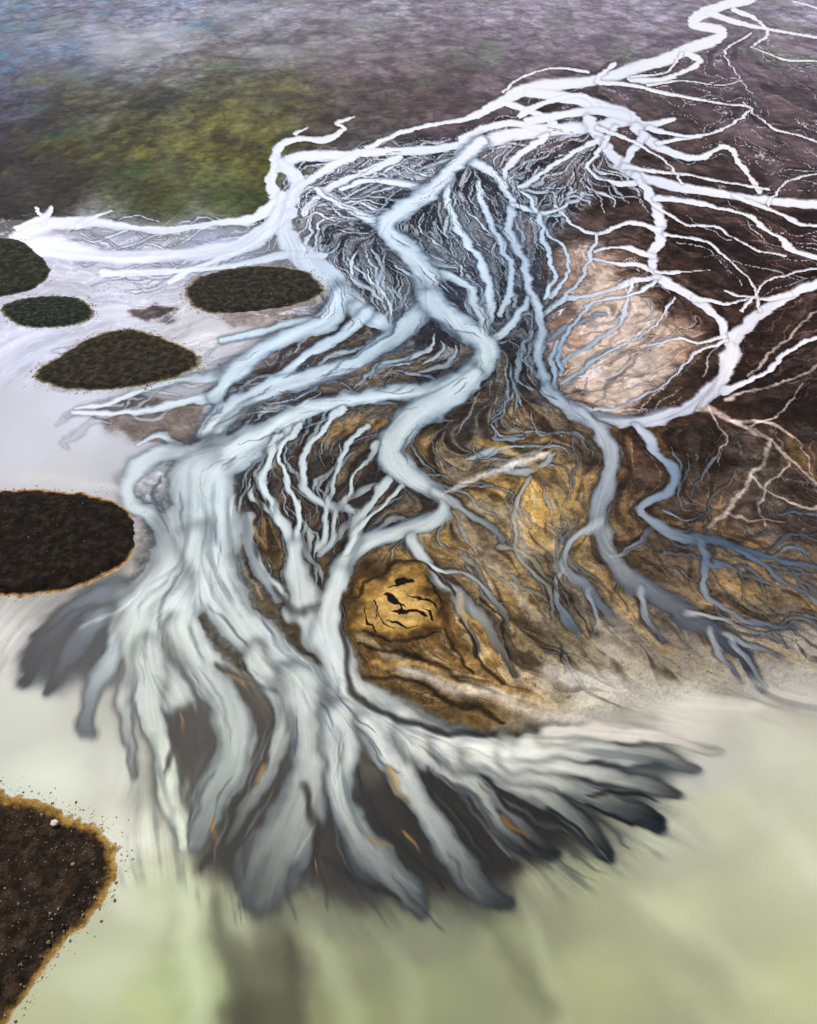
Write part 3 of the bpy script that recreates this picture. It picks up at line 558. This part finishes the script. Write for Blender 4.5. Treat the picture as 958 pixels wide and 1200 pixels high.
I.append(island([(-120,275),(0,279),(30,288),(56,315),(42,336),(0,346),(-120,352)],.6,(120,108,88),(42,44,36),(62,62,50),.9,4.0))
I.append(island([(-130,585),(-20,576),(70,577),(130,588),(162,615),(154,650),(112,680),(50,694),(-20,698),(-140,690)],.9,(180,138,84),(30,25,21),(46,37,28),1.0,5.0))
I.append(island([(-150,960),(-60,925),(10,930),(70,950),(122,975),(138,1005),(128,1045),(98,1085),(60,1125),(34,1165),(6,1200),(-60,1260),(-150,1250)],.8,(160,124,60),(40,32,25),(62,48,36),2.2,6.0))
# ------------------------------------------------------------------ stones
V=np.array([(0,0,1),(.894,0,.447),(.276,.851,.447),(-.724,.526,.447),(-.724,-.526,.447),(.276,-.851,.447),(.724,.526,-.447),(-.276,.851,-.447),(-.894,0,-.447),(-.276,-.851,-.447),(.724,-.526,-.447),(0,0,-1)])
FA=np.array([(0,1,2),(0,2,3),(0,3,4),(0,4,5),(0,5,1),(1,6,2),(2,7,3),(3,8,4),(4,9,5),(5,10,1),(6,7,2),(7,8,3),(8,9,4),(9,10,5),(10,6,1),(11,7,6),(11,8,7),(11,9,8),(11,10,9),(11,6,10)])
sv=[];sf=[];sc=[];cnt=0
def stone(x,y,z,s,c):
    global cnt
    v=V*rng.uniform(.7,1.2,(12,1))*np.array([s*rng.uniform(.8,1.3),s*rng.uniform(.8,1.3),s*.6])
    a=rng.uniform(0,6.28); ca,sa=math.cos(a),math.sin(a)
    v=np.column_stack([v[:,0]*ca-v[:,1]*sa,v[:,0]*sa+v[:,1]*ca,v[:,2]])+np.array([x,y,z])
    sv.append(v);sf.append(FA+cnt);sc.append(np.repeat(srgb(c)[None]*rng.uniform(.6,1.2),12,0));cnt+=12
for k,(out,ctr,size) in enumerate(I):
    num=[420,220,420,160,300,520][k]; base=[.26,.24,.22,.24,.16,.19][k]
    for _ in range(num):
        i=rng.integers(len(out)); f=1.03+abs(rng.normal(0,.08))-.02
        x,y=ctr+(out[i]-ctr)*f; s=base*rng.lognormal(0,.5)*.6
        stone(x,y,.02,s,(206,198,180) if rng.random()<.7 else (110,102,90))
    for _ in range([100,50,100,50,220,600][k]):
        i=rng.integers(len(out)); f=math.sqrt(rng.random())*.95
        x,y=ctr+(out[i]-ctr)*f; stone(x,y,[.8,.6,.8,.6,.9,.8][k]*sm(0,5,(1-f)*size*.5/1.0)+.05,base*rng.lognormal(0,.5)*.4,(150,135,115))
gx,gy=ground(66,966); stone(gx,gy,.8,.75,(225,205,190))
make_mesh('shore_stones',np.vstack(sv),np.vstack(sf),np.clip(np.vstack(sc),0,.8),m_stone,smooth=False)
# ------------------------------------------------------------------ mist bank
def mist(x0,x1,y0,y1,z,dens,seed):
    n=90; A_,B_=np.meshgrid(np.linspace(x0,x1,n),np.linspace(y0,y1,n))
    u=(A_-x0)/(x1-x0)*2-1; v=(B_-y0)/(y1-y0)*2-1
    d=sm(1,.1,np.hypot(u,v))*np.clip(.35+1.6*fbm(A_/70,B_/100,5,seed),0,1.3)*dens
    co=np.stack([A_,B_,z+4*fbm(A_/100,B_/100,2,seed)],-1).reshape(-1,3)
    return co,d.ravel(),n
mc=[];mf=[];md=[];c0=0
for (x0,x1,y0,y1,z,dn,sd) in [(-300,20,380,680,28,.55,3.),(-520,250,600,1150,34,.4,12.)]:
    co_,d_,n=mist(x0,x1,y0,y1,z,dn,sd); ix=np.arange(n*n).reshape(n,n)+c0; c0+=n*n
    mc.append(co_);md.append(d_);mf.append(np.stack([ix[:-1,:-1],ix[:-1,1:],ix[1:,1:],ix[1:,:-1]],-1).reshape(-1,4))
mm=bpy.data.materials.new('mist'); mm.use_nodes=True; nt=mm.node_tree; nt.nodes.clear()
o=nt.nodes.new('ShaderNodeOutputMaterial'); tr=nt.nodes.new('ShaderNodeBsdfTransparent'); df=nt.nodes.new('ShaderNodeBsdfDiffuse'); df.inputs[0].default_value=(.74,.76,.82,1); mx=nt.nodes.new('ShaderNodeMixShader'); at=nt.nodes.new('ShaderNodeAttribute'); at.attribute_name='wet'
nt.links.new(at.outputs['Fac'],mx.inputs[0]); nt.links.new(tr.outputs[0],mx.inputs[1]); nt.links.new(df.outputs[0],mx.inputs[2]); nt.links.new(mx.outputs[0],o.inputs[0])
ms=make_mesh('mist',np.vstack(mc),np.vstack(mf),np.ones((c0,3)),mm,wat=np.clip(np.concatenate(md),0,1))
# ------------------------------------------------------------------ light, sky, camera
sc_=bpy.context.scene
w=bpy.data.worlds.new('World'); sc_.world=w; w.use_nodes=True; nt=w.node_tree; bg=nt.nodes['Background']
sky=nt.nodes.new('ShaderNodeTexSky'); sky.sky_type='NISHITA'; sky.sun_disc=False
EL,AZ=math.radians(52),math.radians(-35)
sky.sun_elevation=EL; sky.sun_rotation=AZ; nt.links.new(sky.outputs[0],bg.inputs[0]); bg.inputs[1].default_value=.1
sl_=bpy.data.lights.new('sun','SUN'); sl_.energy=3.2; sl_.angle=math.radians(8); sl_.color=(1,.92,.80)
so_=bpy.data.objects.new('sun',sl_); sc_.collection.objects.link(so_)
from mathutils import Vector
dirv=Vector((math.sin(AZ)*math.cos(EL),math.cos(AZ)*math.cos(EL),math.sin(EL)))
so_.rotation_euler=dirv.to_track_quat('Z','Y').to_euler(); so_.location=(0,0,300)
cam=bpy.data.cameras.new('camera'); co2=bpy.data.objects.new('camera',cam); sc_.collection.objects.link(co2)
cam.sensor_fit='VERTICAL'; cam.sensor_height=36; cam.lens=24; cam.clip_end=200000; cam.clip_start=1
co2.location=(0,0,H); co2.rotation_euler=(math.radians(45),0,0); sc_.camera=co2
sc_.view_settings.view_transform='Standard'; sc_.view_settings.look='None'; sc_.view_settings.exposure=0
print('done',time.time()-T0)
